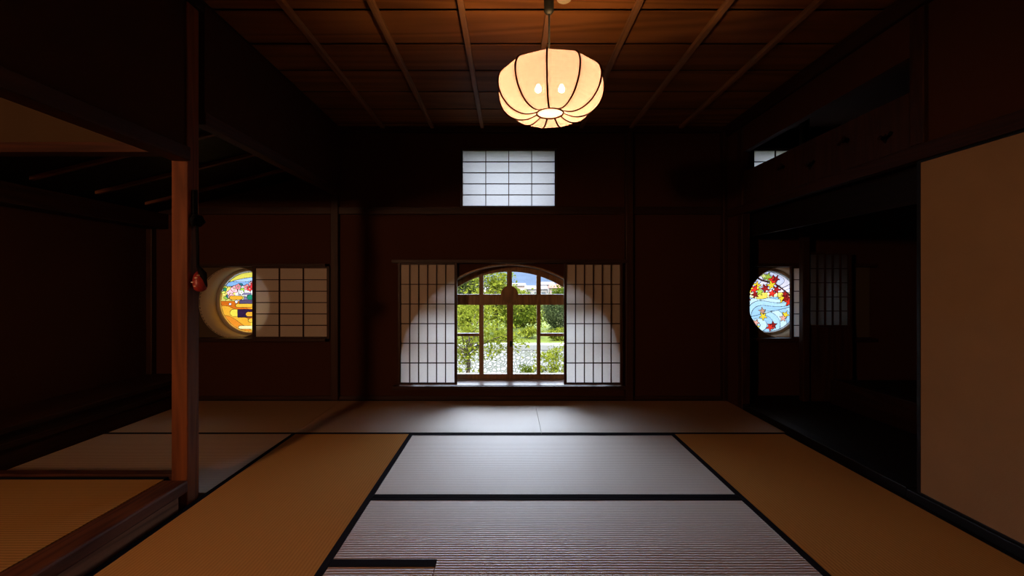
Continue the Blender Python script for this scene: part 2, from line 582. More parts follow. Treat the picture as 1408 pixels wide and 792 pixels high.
# ------------------------------------------------------------------ trims and timbers
sbox('trim_1', 'dark_x', -3.575, XR + 0.0, YB - 0.035, YB - 0.001, 1.845, 1.918, bevel=0.004)       # rail along the back wall
sbox('trim_2', 'dark_y', XR - 0.01, XR + 0.05, -2.60, YB - 0.04, 1.800, 1.882, bevel=0.004)         # rail over the sliding doors
sbox('trim_3', 'lintel_y', -1.775, -1.68, -2.60, 2.205, 1.80, 1.873, bevel=0.004)                      # near left lintel
sbox('trim_4', 'lintel_y', -1.745, -1.67, 2.30, YB - 0.04, 2.03, 2.10, bevel=0.004)                    # far left lintel
sbox('trim_5', 'lintel_x', -3.578, -1.80, 2.235, 2.32, 1.858, 1.913, bevel=0.004)                    # beam under the ochre wall
sbox('trim_6', 'dark_x', -1.15, 1.17, YB - 0.085, YB - 0.001, 1.357, 1.392, bevel=0.003)             # head of the middle screens
sbox('trim_7', 'dark_x', -1.15, 1.17, YB - 0.067, YB - 0.001, 0.110, 0.1455, bevel=0.003)             # foot of the middle screens
sbox('trim_8', 'dark_x', -3.12, -1.80, YB - 0.085, YB - 0.001, 1.322, 1.352, bevel=0.003)            # head, left round window
sbox('trim_9', 'dark_x', -3.12, -1.80, YB - 0.085, YB - 0.001, 0.588, 0.620, bevel=0.003)            # foot, left round window
sbox('trim_10', 'dark_z', -3.12, -3.09, YB - 0.085, YB - 0.001, 0.621, 1.321, bevel=0.003)
sbox('trim_11', 'dark_x', 2.23, 3.60, YB - 0.085, YB - 0.001, 1.322, 1.352, bevel=0.003)
sbox('trim_12', 'dark_x', 2.23, 3.60, YB - 0.085, YB - 0.001, 0.588, 0.620, bevel=0.003)
sbox('baseboard_back', 'dark_x', -3.09, XR, YB - 0.02, YB - 0.001, 0.0, 0.035, bevel=0.003)
sbox('trim_13', 'lacquer', XR, XR + 0.09, -2.60, 2.26, -0.05, 0.044, bevel=0.004)                    # black sill of the sliding door
struct(plate('wall_niche_left', rect(-3.088, -1.83, 0.622, 1.320), [circle(LCX, RCZ, RW)], YB - 0.012, YB - 0.0005, 'xz', 'niche'))
struct(plate('wall_niche_right', rect(2.24, 3.59, 0.622, 1.320), [circle(RCX, RCZ, RW)], YB - 0.012, YB - 0.0005, 'xz', 'niche'))

def post(name, label, b, mat='dark_z', group=None):
    o = MB().box(*b).build(name, mat, None, 0.006)
    return tag(o, label, 'post', group)

post('wooden_post', 'red-brown square post standing free at the corner of the raised step', (-1.79, -1.705, 2.211, 2.297, -0.054, 2.652), 'post_z')
post('wooden_post', 'slim dark post on the back wall beside the left shoji and round window', (-1.766, -1.690, YB - 0.05, YB - 0.001, 0.0015, 2.028))
post('wooden_post', 'slim dark post on the back wall just right of the middle window screens', (1.150, 1.226, YB - 0.06, YB - 0.001, 0.0015, 2.652))
post('wooden_post', 'dark post in the corner of the back wall by the alcove', (XR - 0.045, XR - 0.001, YB - 0.07, YB - 0.001, 0.0015, 2.652))
post('wooden_post', 'thin dark post in the far left corner beyond the raised room', (-3.578, -3.52, YB - 0.06, YB - 0.001, -0.054, 1.698))
post('wooden_post', 'dark upper post above the edge of the sliding door', (XR - 0.005, XR + 0.055, 2.16, 2.24, 1.884, 2.598))
post('wooden_post', 'dark front post ending the wing wall of the alcove', (XR - 0.004, XR + 0.074, 3.85, 3.922, -0.054, 2.598))
post('wooden_post', 'thin dark pillar inside the alcove right of the maple stained glass', (2.748, 2.812, 3.90, 3.96, 0.052, 2.70), 'dark_z')

# raised step timber on the left
t = thing('step_timber', 'worn heavy step beam edging the raised mat at lower left', 'beam', (-1.76, 0.5, 0))
MB().box(-1.825, -1.692, -2.60, 2.205, 0.052, 0.118).build('nosing', 'sill_y', t, 0.012)
MB().box(-1.815, -1.705, -2.60, 2.155, -0.054, 0.052).build('riser', 'riser_y', t, 0.004)
t = tag(MB().box(-3.09, -1.795, 2.245, 2.30, -0.054, 0.128).build('step_timber', 'lintel_x', None, 0.006),
        'thin reddish beam across the far end of the raised mat', 'beam')
sbox('floor_raised', 'floor', -3.58, -1.83, -2.60, 2.24, -0.054, 0.064)
# low built-in bench against the left wall
t = thing('wall_bench', 'low dark wooden bench along the far left wall', 'bench', (-3.3, 3.2, 0))
MB().box(-3.575, -3.115, 2.31, YB - 0.03, 0.225, 0.265).build('seat_board', 'dark_y', t, 0.005)
MB().box(-3.575, -3.14, 2.31, YB - 0.03, -0.054, 0.225).build('front_board', 'dark_y', t, 0.003)
MB().box(-3.139, -3.125, 2.31, YB - 0.03, 0.12, 0.16).build('ledge', 'dark_y', t, 0.003)

# ------------------------------------------------------------------ tatami mats
HB = 0.031
def mat(label, x0, x1, y0, y1, z=0.0, long='x', borders=(1, 1), notch=None, rush='mat_cross', grp='tatami mats of the room'):
    t = thing('tatami_mat', label, 'mat', ((x0 + x1) / 2, (y0 + y1) / 2, z - 0.05), grp)
    g = 0.0015
    x0, x1, y0, y1 = x0 + g, x1 - g, y0 + g, y1 - g
    lo, hi = z - 0.05, z
    if long == 'x':
        ya, yb = y0 + (HB if borders[0] else 0), y1 - (HB if borders[1] else 0)
        b = MB()
        if notch:
            nx, ny = notch
            pts = [(nx, ya), (x1, ya), (x1, yb), (x0, yb), (x0, ny), (nx, ny)]
            vb = [b.bm.verts.new((p[0], p[1], lo)) for p in pts]
            vt = [b.bm.verts.new((p[0], p[1], hi)) for p in pts]
            b.bm.faces.new(vb[::-1])
            b.bm.faces.new(vt)
            for i in range(6):
                j = (i + 1) % 6
                b.bm.faces.new((vb[i], vb[j], vt[j], vt[i]))
        else:
            b.box(x0, x1, ya, yb, lo, hi)
        b.build('rush_cover', rush, t)
        xs = notch[0] if notch else x0
        if borders[0]:
            MB().box(xs, x1, y0, ya, lo, hi + 0.0015).build('cloth_border', 'heri', t, 0.001)
        if borders[1]:
            MB().box(x0, x1, yb, y1, lo, hi + 0.0015).build('cloth_border', 'heri', t, 0.001)
    else:
        xa, xb = x0 + (HB if borders[0] else 0), x1 - (HB if borders[1] else 0)
        MB().box(xa, xb, y0, y1, lo, hi).build('rush_cover', 'mat_long', t)
        if borders[0]:
            MB().box(x0, xa, y0, y1, lo, hi + 0.0015).build('cloth_border', 'heri', t, 0.001)
        if borders[1]:
            MB().box(xb, x1, y0, y1, lo, hi + 0.0015).build('cloth_border', 'heri', t, 0.001)
    return t

XA, XBm, XCm = -1.672, -0.737, 1.238
XRm = XR - 0.004
Y1, Y2, Y3 = 3.205, 2.252, 1.30
mat('tatami mat under the window and right screen, right one of the back row', 0.25, XRm, Y1, 4.148)
mat('tatami mat lying under the window and left screen, middle one of the back row', -1.66, 0.25, Y1, 4.148)
mat('tatami mat under the left round window, in the dim left end of the back row', -3.112, -1.66, Y1, 4.148)
mat('brown tatami mat behind the free-standing post and thin reddish beam', -3.112, XA, 2.302, Y1, borders=(0, 0))
mat('raised tatami mat behind the worn step beam, lower left', -3.578, -1.828, 0.92, 2.243, z=0.115, borders=(1, 1), rush='mat_dull')
mat('long brown tatami mat beside the step beam and post, left of the pale mats', XA, XBm, Y3, Y1, long='y')
mat('long brown tatami mat along the alcove and sliding door', XCm, XRm, Y3, Y1, long='y')
mat('pale tatami mat in the middle, the farther one between the two long brown mats', XBm, XCm, Y2, Y1)
mat('pale ribbed tatami mat nearest the camera with a hearth notch cut in its corner', XBm, XCm, Y3, Y2, notch=(-0.300, 1.745))
t = thing('hearth_mat', 'small square tatami piece with a black border filling the hearth notch', 'mat', (-0.52, 1.52, -0.05))
MB().box(XBm + 0.002, -0.3025, Y3 + 0.03, 1.742 - 0.045, -0.05, 0.0).build('rush_cover', 'mat_cross', t)
MB().box(XBm + 0.002, -0.3025, 1.742 - 0.045, 1.742, -0.05, 0.002).build('cloth_border', 'heri', t, 0.001)
MB().box(XBm + 0.002, -0.3025, Y3, Y3 + 0.03, -0.05, 0.002).build('cloth_border', 'heri', t, 0.001)

# ------------------------------------------------------------------ alcove on the right
t = thing('alcove_floor', 'dark lacquered floor of the alcove behind the mat edge', 'floor', (2.6, 3.0, 0))
MB().box(XR, XR + 0.09, 2.262, 3.845, -0.054, 0.050).build('threshold', 'lacquer', t, 0.004)
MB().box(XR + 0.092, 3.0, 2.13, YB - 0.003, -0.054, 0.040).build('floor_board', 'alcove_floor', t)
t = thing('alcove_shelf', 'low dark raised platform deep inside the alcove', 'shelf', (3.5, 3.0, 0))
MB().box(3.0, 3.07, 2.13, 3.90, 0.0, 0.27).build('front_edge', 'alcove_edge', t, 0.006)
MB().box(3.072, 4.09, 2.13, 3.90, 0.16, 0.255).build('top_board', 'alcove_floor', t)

# ranma board with bat-shaped cut-outs above the rail
def bat(cy, cz, s, flip=1):
    half = [(0, 0.55), (0.18, 0.30), (0.55, 0.62), (1.0, 0.35), (0.72, 0.05), (0.42, 0.0), (0.22, -0.30), (0, -0.55)]
    pts = [(cy + x * s, cz + z * s * flip) for x, z in half]
    pts += [(cy - x * s, cz + z * s * flip) for x, z in half[-2:0:-1]]
    return pts
struct(plate('trim_14', rect(2.245, 3.845, 1.885, 2.185),
             [bat(2.40, 1.985, 0.055), bat(2.70, 2.085, 0.055, -1), bat(3.0, 2.0, 0.055), bat(3.32, 2.09, 0.055, -1)],
             XR + 0.012, XR + 0.032, 'yz', 'dark_z'))

# sliding door (fusuma)
t = thing('sliding_door', 'tall cream papered sliding door with black edge at the right', 'door', (XR + 0.03, 1.72, 0.044))
MB().box(XR + 0.012, XR + 0.034, 1.26, 2.196, 0.056, 1.790).build('paper_panel', 'fusuma', t)
f = MB()
f.box(XR + 0.009, XR + 0.037, 2.192, 2.212, 0.045, 1.799)
f.box(XR + 0.009, XR + 0.037, 1.245, 1.262, 0.045, 1.799)
f.box(XR + 0.009, XR + 0.037, 1.262, 2.192, 0.045, 0.057)
f.box(XR + 0.009, XR + 0.037, 1.262, 2.192, 1.788, 1.799)
f.build('lacquer_frame', 'lacquer', t, 0.002)

# ------------------------------------------------------------------ shoji screens
def shoji(label, x0, x1, z0, z1, y, cols, rows, group, stile=0.026, bar=0.0085, rail=0.02, paper='paper'):
    """x0..z1 bound the paper field, the frame lies outside it"""
    t = thing('shoji_screen', label, 'screen', ((x0 + x1) / 2, y, z0 - rail), group)
    f = MB()
    for a, b in ((x0 - stile, x0), (x1, x1 + stile)):
        f.box(a, b, y - 0.015, y + 0.015, z0 - rail, z1 + rail)
    f.box(x0, x1, y - 0.014, y + 0.014, z0 - rail, z0)
    f.box(x0, x1, y - 0.014, y + 0.014, z1, z1 + rail)
    f.build('frame', 'kumiko', t, 0.002)
    l = MB()
    h = bar / 2
    for i in range(1, cols):
        x = x0 + (x1 - x0) * i / cols
        l.box(x - h, x + h, y - 0.010, y + 0.0065, z0, z1)
    for j in range(1, rows):
        z = z0 + (z1 - z0) * j / rows
        l.box(x0, x1, y - 0.009, y + 0.006, z - h, z + h)
    l.build('lattice', 'kumiko', t)
    MB().quad((x0, y + 0.0075, z0), (x1, y + 0.0075, z0), (x1, y + 0.0075, z1), (x0, y + 0.0075, z1)).build('paper', paper, t)
    return t

def at(px, py, Y):
    return (px - 700) / 574 * Y, 1.149 - (py - 391) / 574 * Y

YS = 4.125
def shoji_px(label, px0, px1, py0, py1, Y, cols, rows, group, **k):
    x0, z1 = at(px0, py0, Y)
    x1, z0 = at(px1, py1, Y)
    return shoji(label, x0, x1, z0, z1, Y, cols, rows, group, **k)

SG = 'sliding paper screens'
shoji_px('tall paper screen with small upright panes left of the arched window', 551, 625, 364, 526, YS, 6, 6, SG)
shoji_px('tall paper screen with small upright panes right of the arched window', 779, 852.5, 364, 526, YS, 6, 6, SG)
shoji_px('low wide paper screen half covering the round flower window on the left', 351.5, 450, 369, 463, YS, 3, 6, SG)
shoji_px('low paper screen pushed beside the round maple window at the right', 1090.5, 1110.5, 369, 463, YS, 2, 6, SG)
x0, x1, z0, z1 = UPW
shoji('small high paper window glowing white in the middle above the rail', x0 + 0.02, x1 - 0.02, z0 + 0.013, z1 - 0.013, YB + 0.03, 4, 5, SG, stile=0.019, rail=0.0125, bar=0.0075, paper='paper_high')
x0, x1, z0, z1 = UPR
shoji('high paper window partly seen over the alcove at upper right', x0 + 0.02, x1 - 0.02, z0 + 0.013, z1 - 0.013, YB + 0.03, 4, 5, SG, stile=0.019, rail=0.0125, bar=0.0075, paper='paper_high')
t = shoji_px('dim narrow lattice screen standing in the dark alcove', 1113, 1166, 350, 447, 3.97, 5, 5, SG, paper='paper_shaded')
a, b = at(1113, 447, 3.97)
MB().box(a - 0.026, a + 0.40, 3.955, 3.985, 0.0405, b - 0.021).build('base_panel', 'dark_z', t, 0.003)

# ------------------------------------------------------------------ window_1: arched window in the middle
win = bpy.data.objects.new('window_1', None)
COL.objects.link(win)
win.location = (ARC, YG, 0.14)
struct(win)
# wooden lining of the arched opening
lin = MB()
A, B = arch(ARR, 0.146, 64), arch(ARR - 0.014, 0.146, 64)
ya, yb = YB - 0.004, 4.455
ra = [[lin.bm.verts.new((p[0], yy, p[1])) for p in L] for L in (A, B) for yy in (ya, yb)]
n = len(A)
for i in range(n - 1):
    for (P, Q) in ((ra[0], ra[1]), (ra[1], ra[3]), (ra[3], ra[2]), (ra[2], ra[0])):
        lin.bm.faces.new((P[i], P[i + 1], Q[i + 1], Q[i]))
lin.build('lining', 'window_wood', win)
MB().box(ARC - ARR + 0.002, ARC + ARR - 0.002, YB - 0.03, 4.455, 0.132, 0.150).build('sill', 'sill_board', win, 0.003)
# frame arc
fr = MB()
A, B = arch(ARR - 0.015, 0.152, 64), arch(ARR - 0.072, 0.152, 64)
ya, yb = YG - 0.028, YG + 0.028
ra = [[fr.bm.verts.new((p[0], yy, p[1])) for p in L] for L in (A, B) for yy in (ya, yb)]
for i in range(n - 1):
    for (P, Q) in ((ra[0], ra[1]), (ra[1], ra[3]), (ra[3], ra[2]), (ra[2], ra[0])):
        fr.bm.faces.new((P[i], P[i + 1], Q[i + 1], Q[i]))
fr.build('arch_frame', 'window_wood', win)
def wx(px):
    return (px - 700) / 574 * YG
def wz(py):
    return 1.149 - (py - 391) / 574 * YG
ZT0, ZT1 = wz(419), wz(404.5)
MB().box(ARC - 0.985, ARC + 0.985, YG - 0.035, YG + 0.035, ZT0, ZT1).build('transom', 'window_wood', win, 0.004)
MB().lathe([(0.012, -0.024), (0.090, -0.024), (0.090, 0.0), (0.078, 0.012), (0.0001, 0.018)][::-1], (wx(700.5), YG - 0.03, ZT1 + 0.0), 28, 'y').build('boss', 'window_wood', win)
MB().box(ARC - 1.033, ARC + 1.033, YG - 0.03, YG + 0.03, 0.152, wz(513.5)).build('bottom_rail', 'window_wood', win, 0.003)
def topz(x):
    r = ARR - 0.06
    return ARZ + math.sqrt(max(0, r * r - (x - ARC) ** 2))
side = [(wx(586), wx(592)), (wx(812), wx(818))]
for a, b in [(wx(659), wx(665)), (wx(697), wx(704)), (wx(737.5), wx(743.5))] + side:
    MB().box(a, b, YG - 0.022, YG + 0.022, ZT1, topz((a + b) / 2)).build('mullion', 'window_wood', win, 0.002)
for a, b in [(wx(659), wx(665)), (wx(697), wx(705.5)), (wx(738), wx(743))] + side:
    MB().box(a, b, YG - 0.024, YG + 0.024, wz(513.5), ZT0).build('mullion', 'window_wood', win, 0.002)
zb0, zb1 = wz(462), wz(458)
for a, b in ((wx(592), wx(659)), (wx(743), wx(812)), (wx(525), wx(586)), (wx(818), wx(880))):
    b_ = MB().box(max(a, ARC - 1.0), min(b, ARC + 1.0), YG - 0.02, YG + 0.02, zb0, zb1)
    b_.build('glazing_bar', 'window_wood', win, 0.002)
MB().box(wx(702.4) - 0.01, wx(702.4) + 0.01, YG - 0.052, YG - 0.024, wz(472) - 0.03, wz(472) + 0.03).build('latch', 'black', win, 0.003)
# glass behind the bars
pane = arch(ARR - 0.07, 0.155)
plate('glass_pane', pane, [], YG + 0.004, YG + 0.007, 'xz', 'glass', win)

# ------------------------------------------------------------------ stained glass
GOLD, ORANGE, DEEP, YEL, PALE = (0.95, 0.42, 0.03), (0.90, 0.27, 0.02), (0.72, 0.15, 0.01), (1.0, 0.72, 0.07), (0.98, 0.86, 0.36)
LEAD = (0.012, 0.01, 0.009)
def star_leaf(dx, dz, s, rot, lobes=5):
    r = math.hypot(dx, dz)
    if r > s:
        return False
    a = math.atan2(dz, dx) - rot
    k = abs(((a / (2 * PI) * lobes) % 1.0) - 0.5) * 2     # 1 at the tips
    return r < s * (0.42 + 0.58 * k ** 1.6)

def glass_sheet(name, cx, paint, parent, n=190, R=RW - 0.022):
    bm = bmesh.new()
    st = 2 * R / n
    vs_ = {}
    cols = []
    def V(i, j):
        if (i, j) not in vs_:
            vs_[(i, j)] = bm.verts.new((cx - R + i * st, YG, RCZ - R + j * st))
        return vs_[(i, j)]
    for i in range(n):
        for j in range(n):
            u, v = -R + (i + 0.5) * st, -R + (j + 0.5) * st
            if u * u + v * v > R * R:
                continue
            bm.faces.new((V(i, j), V(i + 1, j), V(i + 1, j + 1), V(i, j + 1)))
            cols.append(paint(u / R, v / R))
    me = bpy.data.meshes.new(name)
    bm.to_mesh(me)
    bm.free()
    ca = me.color_attributes.new('glass_colour', 'FLOAT_COLOR', 'CORNER')
    for p, c in zip(me.polygons, cols):
        for li in p.loop_indices:
            ca.data[li].color = (*c, 1)
    return finish(name, me, 'stained', parent)

def outlined(shapes, background):
    """painter's stack of (test(u,v)->bool, colour); pieces get a lead outline"""
    e = 0.0125
    def top(u, v):
        for i in range(len(shapes) - 1, -1, -1):
            if shapes[i][0](u, v):
                return i
        return background(u, v)[0]
    def paint(u, v):
        c = top(u, v)
        if top(u + e, v) != c or top(u, v + e) != c:
            return LEAD
        return shapes[c][1] if isinstance(c, int) else background(u, v)[1]
    return paint

def blob(cx, cz, rx, rz):
    return lambda u, v: ((u - cx) / rx) ** 2 + ((v - cz) / rz) ** 2 < 1
def capsule(x0, x1, cz, r):
    def f(u, v):
        q = min(max(u, x0), x1)
        return (u - q) ** 2 + (v - cz) ** 2 < r * r
    return f
def boxy(x0, x1, z0, z1):
    return lambda u, v: x0 < u < x1 and z0 < v < z1
def leafy(cx, cz, s, rot):
    return lambda u, v: star_leaf(u - cx, v - cz, s, rot)
def petal(cx, cz, s, rot):
    def f(u, v):
        dx, dz = u - cx, v - cz
        a = math.atan2(dz, dx) - rot
        return math.hypot(dx, dz) < s * (0.72 + 0.28 * abs(math.cos(2.5 * a)))
    return f

def flower_window():
    S = []
    GREEN, DGREEN, TEAL = (0.35, 0.55, 0.06), (0.02, 0.20, 0.07), (0.03, 0.18, 0.20)
    PINK, ROSE, RED, WHITE = (0.95, 0.45, 0.42), (0.95, 0.28, 0.27), (0.80, 0.04, 0.04), (0.98, 0.86, 0.75)
    PURP, LILAC = (0.035, 0.012, 0.045), (0.25, 0.20, 0.32)
    S.append((lambda u, v: v < 0.02 + 0.03 * math.sin(9 * u) and u > 0.20 - 0.1 * v, (0.99, 0.90, 0.48)))
    rnd = random.Random(3)
    for k in range(26):       # leaves
        u = rnd.uniform(-0.9, 0.9)
        S.append((blob(u, rnd.uniform(0.12, 0.56), rnd.uniform(0.05, 0.09), rnd.uniform(0.04, 0.07)), rnd.choice((GREEN, GREEN, DGREEN, TEAL, (0.75, 0.72, 0.1)))))
    S.append((boxy(-0.38, 0.02, 0.22, 0.28), LILAC))
    S.append((boxy(-0.22, 0.12, 0.06, 0.16), LILAC))
    S.append((blob(-0.02, 0.14, 0.10, 0.09), (0.02, 0.25, 0.13)))
    for (u, v, s, c) in ((-0.52, 0.40, .13, PINK), (-0.66, 0.28, .11, PINK), (-0.62, 0.16, .11, PINK), (-0.40, 0.48, .10, ROSE), (-0.12, 0.46, .11, ROSE), (0.03, 0.56, .10, PINK),
                         (-0.03, 0.42, .09, RED), (0.10, 0.50, .13, RED), (0.20, 0.36, .13, PINK), (0.16, 0.22, .10, WHITE), (0.26, 0.54, .10, ROSE), (0.34, 0.26, .11, PINK),
                         (0.46, 0.46, .13, ROSE), (0.62, 0.36, .12, PINK), (0.74, 0.50, .10, RED), (0.58, 0.22, .10, PINK), (0.82, 0.28, .10, WHITE), (-0.30, 0.30, .08, WHITE)):
        S.append((petal(u, v, s, u * 9), c))
        S.append((blob(u, v, s * .22, s * .22), PALE))
    S.append((capsule(-0.62, -0.32, 0.13, 0.062), GOLD))
    S.append((blob(-0.46, 0.0, 0.05, 0.05), WHITE))
    S.append((boxy(-0.36, 0.10, -0.06, 0.06), (0.10, 0.07, 0.13)))
    S.append((capsule(-0.42, 0.28, -0.12, 0.062), (0.97, 0.52, 0.04)))
    S.append((capsule(-0.55, -0.40, -0.36, 0.115), YEL))
    S.append((boxy(-0.42, 0.05, -0.50, -0.24), PURP))
    S.append((capsule(-0.08, 0.9, -0.40, 0.075), GOLD))
    S.append((capsule(-0.02, 0.8, -0.60, 0.06), (0.97, 0.55, 0.05)))
    S.append((capsule(-0.34, 0.62, -0.82, 0.050), PALE))
    S.append((blob(0.30, -0.13, 0.05, 0.05), WHITE))
    S.append((blob(0.26, -0.33, 0.045, 0.045), WHITE))
    S.append((blob(-0.66, -0.08, 0.04, 0.04), WHITE))
    S.append((blob(0.22, -0.80, 0.05, 0.06), PALE))
    def bg(u, v):
        r = math.hypot(u, v)
        if r > 0.945:
            return ('rim', (0.85, 0.40, 0.05) if v < 0.3 else (0.75, 0.68, 0.55))
        if v > 0.80 - 0.16 * (u - 0.35) ** 2:
            return ('y', (0.95, 0.78, 0.10))
        if v > 0.66 + 0.03 * math.sin(5 * u):
            return ('s1', (0.52, 0.68, 0.86))
        if v > 0.52 + 0.03 * math.sin(4 * u + 1):
            return ('s2', (0.30, 0.52, 0.80))
        if v > 0.02:
            return ('f%d' % int(u * 5 + 10), (0.88, 0.80, 0.66) if u > -0.5 else (0.80, 0.62, 0.12))
        i = int((v + 1) * 3.2 + 0.8 * math.sin(u * 3 + 1))
        return ('g%d' % i, (ORANGE, GOLD, DEEP)[i % 3] if u < 0 else (GOLD, YEL, ORANGE)[i % 3])
    return outlined(S, bg)

def maple_window():
    S = []
    RED, DRED, OR, YE = (0.80, 0.03, 0.015), (0.30, 0.012, 0.010), (0.95, 0.28, 0.02), (0.98, 0.66, 0.03)
    BROWN, GREEN, PEACH = (0.07, 0.025, 0.018), (0.38, 0.50, 0.04), (0.93, 0.42, 0.30)
    def branch(u, v):
        if not (-0.62 < u < 0.85):
            return False
        c = 0.93 - 0.72 * (u + 0.55) ** 1.0 * 0.72 + 0.05 * math.sin(6 * u)
        return abs(v - c) < 0.026
    S.append((branch, BROWN))
    for (u, v, s, r, c) in ((-0.48, .80, .15, .3, DRED), (-0.36, .55, .16, .1, YE), (-0.44, .42, .18, .8, RED), (-0.62, .44, .15, 1.1, YE), (-0.80, .30, .16, .2, RED),
                            (-0.72, .16, .18, .5, RED), (-0.88, .10, .14, .9, RED), (-0.86, .42, .14, .4, OR), (-0.42, .24, .13, .5, DRED), (-0.26, .34, .14, .2, GREEN),
                            (-0.07, .46, .16, .6, DRED), (0.02, .84, .16, .9, GREEN), (0.20, .72, .19, .2, RED), (0.30, .78, .13, .8, DRED), (0.14, .56, .16, .4, YE),
                            (0.32, .42, .15, .9, DRED), (0.16, .28, .14, .1, RED), (0.52, .10, .15, .4, YE), (0.66, .12, .17, .9, DRED), (0.74, -.02, .16, .2, RED),
                            (0.86, .16, .15, .3, PEACH), (0.60, .26, .12, .1, DRED), (-0.12, .88, .11, .5, (0.75, .75, .2)),
                            (-0.17, -.32, .13, .3, (0.62, .28, .16)), (-0.14, -.50, .14, .7, YE), (-0.68, -.55, .14, .2, PEACH), (0.62, -.45, .13, .9, YE), (0.54, -.56, .13, .2, PEACH),
                            (-0.52, -.80, .15, .5, YE), (-0.40, -.86, .15, .1, (0.92, .75, .08)), (-0.38, -.72, .12, .9, PEACH), (0.20, -.80, .14, .3, DRED), (0.10, -.87, .14, .7, RED)):
        k = 0.94
        S.append((leafy(u * k, v * k, s, r * 1.3), c))
    def bg(u, v):
        r = math.hypot(u, v)
        if r > 0.955:
            return ('rim', (0.45, 0.50, 0.52))
        if v > 0.30:
            i = int((u + 1) * 4 + 1.2 * math.sin(v * 7))
            return ('s%d' % i, ((0.80, 0.70, 0.78), (0.72, 0.72, 0.84), (0.90, 0.80, 0.80))[i % 3])
        if v > 0.12 + 0.04 * math.sin(7 * u):
            return ('y%d' % int((u + 1) * 3), ((0.97, 0.74, 0.10), (0.98, 0.88, 0.45))[int((u + 1) * 3) % 2])
        # flowing water: curled bands
        s = math.hypot((u + 0.35) * 0.9, (v + 0.75) * 1.15) * 6.5 - 1.2 * u if v < -0.35 + 0.25 * u else math.hypot((u - 0.45) * 0.75, (v + 0.42) * 1.6) * 5.2 + 0.8 * math.sin(u * 4)
        i = int(s)
        z = 'a' if v < -0.35 + 0.25 * u else 'b'
        return (z + str(i), ((0.50, 0.74, 0.84), (0.66, 0.84, 0.90), (0.40, 0.64, 0.82))[i % 3])
    return outlined(S, bg)

def round_window(label, cx, paint):
    t = thing('stained_glass_window', label, 'window', (cx, YG, RCZ - RW), 'round stained glass windows')
    MB().lathe([(RW, YB - 0.013), (RW, 4.455), (RW + 0.0055, 4.455), (RW + 0.0055, YB - 0.013), (RW, YB - 0.013)], (cx, 0, RCZ), 72, 'y').build('plaster_reveal', 'cream', t, 0, True)
    R = RW - 0.001
    MB().lathe([(R - 0.026, YG - 0.020), (R, YG - 0.020), (R, YG + 0.015), (R - 0.026, YG + 0.015), (R - 0.026, YG - 0.020)], (cx, 0, RCZ), 72, 'y').build('ring_frame', 'ring', t)
    glass_sheet('leaded_glass', cx, paint, t)
    return t
round_window('round stained glass of pink flowers over orange bridge beams, half behind a screen', LCX, flower_window())
round_window('round stained glass of red maple leaves drifting on blue swirling water', RCX, maple_window())

# ------------------------------------------------------------------ pendant lantern
LX, LY, LZ = 0.172, 1.75, 1.972
NR = 11
A0 = math.radians(-90 - 8.7)
RA, RC = 0.224, 0.126
lamp = thing('pendant_lantern', 'glowing pumpkin-shaped paper lantern with dark ribs hanging from the ceiling', 'lamp', (LX, LY, LZ))
def prof(k=3):
    c = [(.055, -.104), (.078, -.114), (.108, -.120), (.142, -.115), (.176, -.097), (.204, -.066), (.219, -.032), (.224, 0.0), (.221, .022), (.211, .042), (.190, .059), (.160, .070), (.125, .075)]
    out = []
    for i in range(len(c) - 1):
        p0, p1, p2, p3 = c[max(0, i - 1)], c[i], c[i + 1], c[min(len(c) - 1, i + 2)]
        for s in range(k):
            t = s / k
            out.append(tuple(0.5 * (2 * p1[q] + (p2[q] - p0[q]) * t + (2 * p0[q] - 5 * p1[q] + 4 * p2[q] - p3[q]) * t * t + (3 * p1[q] - p0[q] - 3 * p2[q] + p3[q]) * t ** 3) for q in (0, 1)))
    return out + [c[-1]]
P = prof()
sub = 6
sh = MB()
rings = []
for r, z in P:
    ring = []
    for k in range(NR):
        for s in range(sub):
            d = (s / sub - 0.5) * 2 * PI / NR
            rr = r * (math.cos(PI / NR) / math.cos(d) * 0.88 + 0.12)
            a = A0 + 2 * PI * (k + s / sub) / NR
            ring.append(sh.bm.verts.new((LX + rr * math.cos(a), LY + rr * math.sin(a), LZ + z)))
    rings.append(ring)
nn = NR * sub
for Aa, Bb in zip(rings, rings[1:]):
    for k in range(nn):
        sh.bm.faces.new((Aa[k], Aa[(k + 1) % nn], Bb[(k + 1) % nn], Bb[k]))
sh.build('paper_shade', 'shade', lamp)
for k in range(NR):
    a = A0 + 2 * PI * k / NR
    MB().tube([(LX + (r + 0.001) * math.cos(a), LY + (r + 0.001) * math.sin(a), LZ + z) for r, z in P], 0.0040, 6).build('rib', 'rib', lamp, 0, True)
rb, zb = P[0]
MB().tube([(LX + rb * math.cos(2 * PI * k / 40), LY + rb * math.sin(2 * PI * k / 40), LZ + zb - 0.003) for k in range(40)], 0.0035, 8, True).build('bottom_ring', 'rib', lamp, 0, True)
df = MB()
df.bm.faces.new([df.bm.verts.new((LX + P[-1][0] * math.cos(2 * PI * k / 40), LY + P[-1][0] * math.sin(2 * PI * k / 40), LZ + P[-1][1] - 0.001)) for k in range(40)])
df.build('top_light_filter', 'shade_filter', lamp)  # added across the open top to limit the light on the ceiling
df = MB()
df.bm.faces.new([df.bm.verts.new((LX + rb * math.cos(2 * PI * k / 40), LY + rb * math.sin(2 * PI * k / 40), LZ + zb)) for k in range(40)])
df.build('diffuser', 'shade', lamp)
rt, zt = P[-1]
MB().tube([(LX + rt * math.cos(2 * PI * k / 40), LY + rt * math.sin(2 * PI * k / 40), LZ + zt) for k in range(40)], 0.004, 8, True).build('top_ring', 'rib', lamp, 0, True)
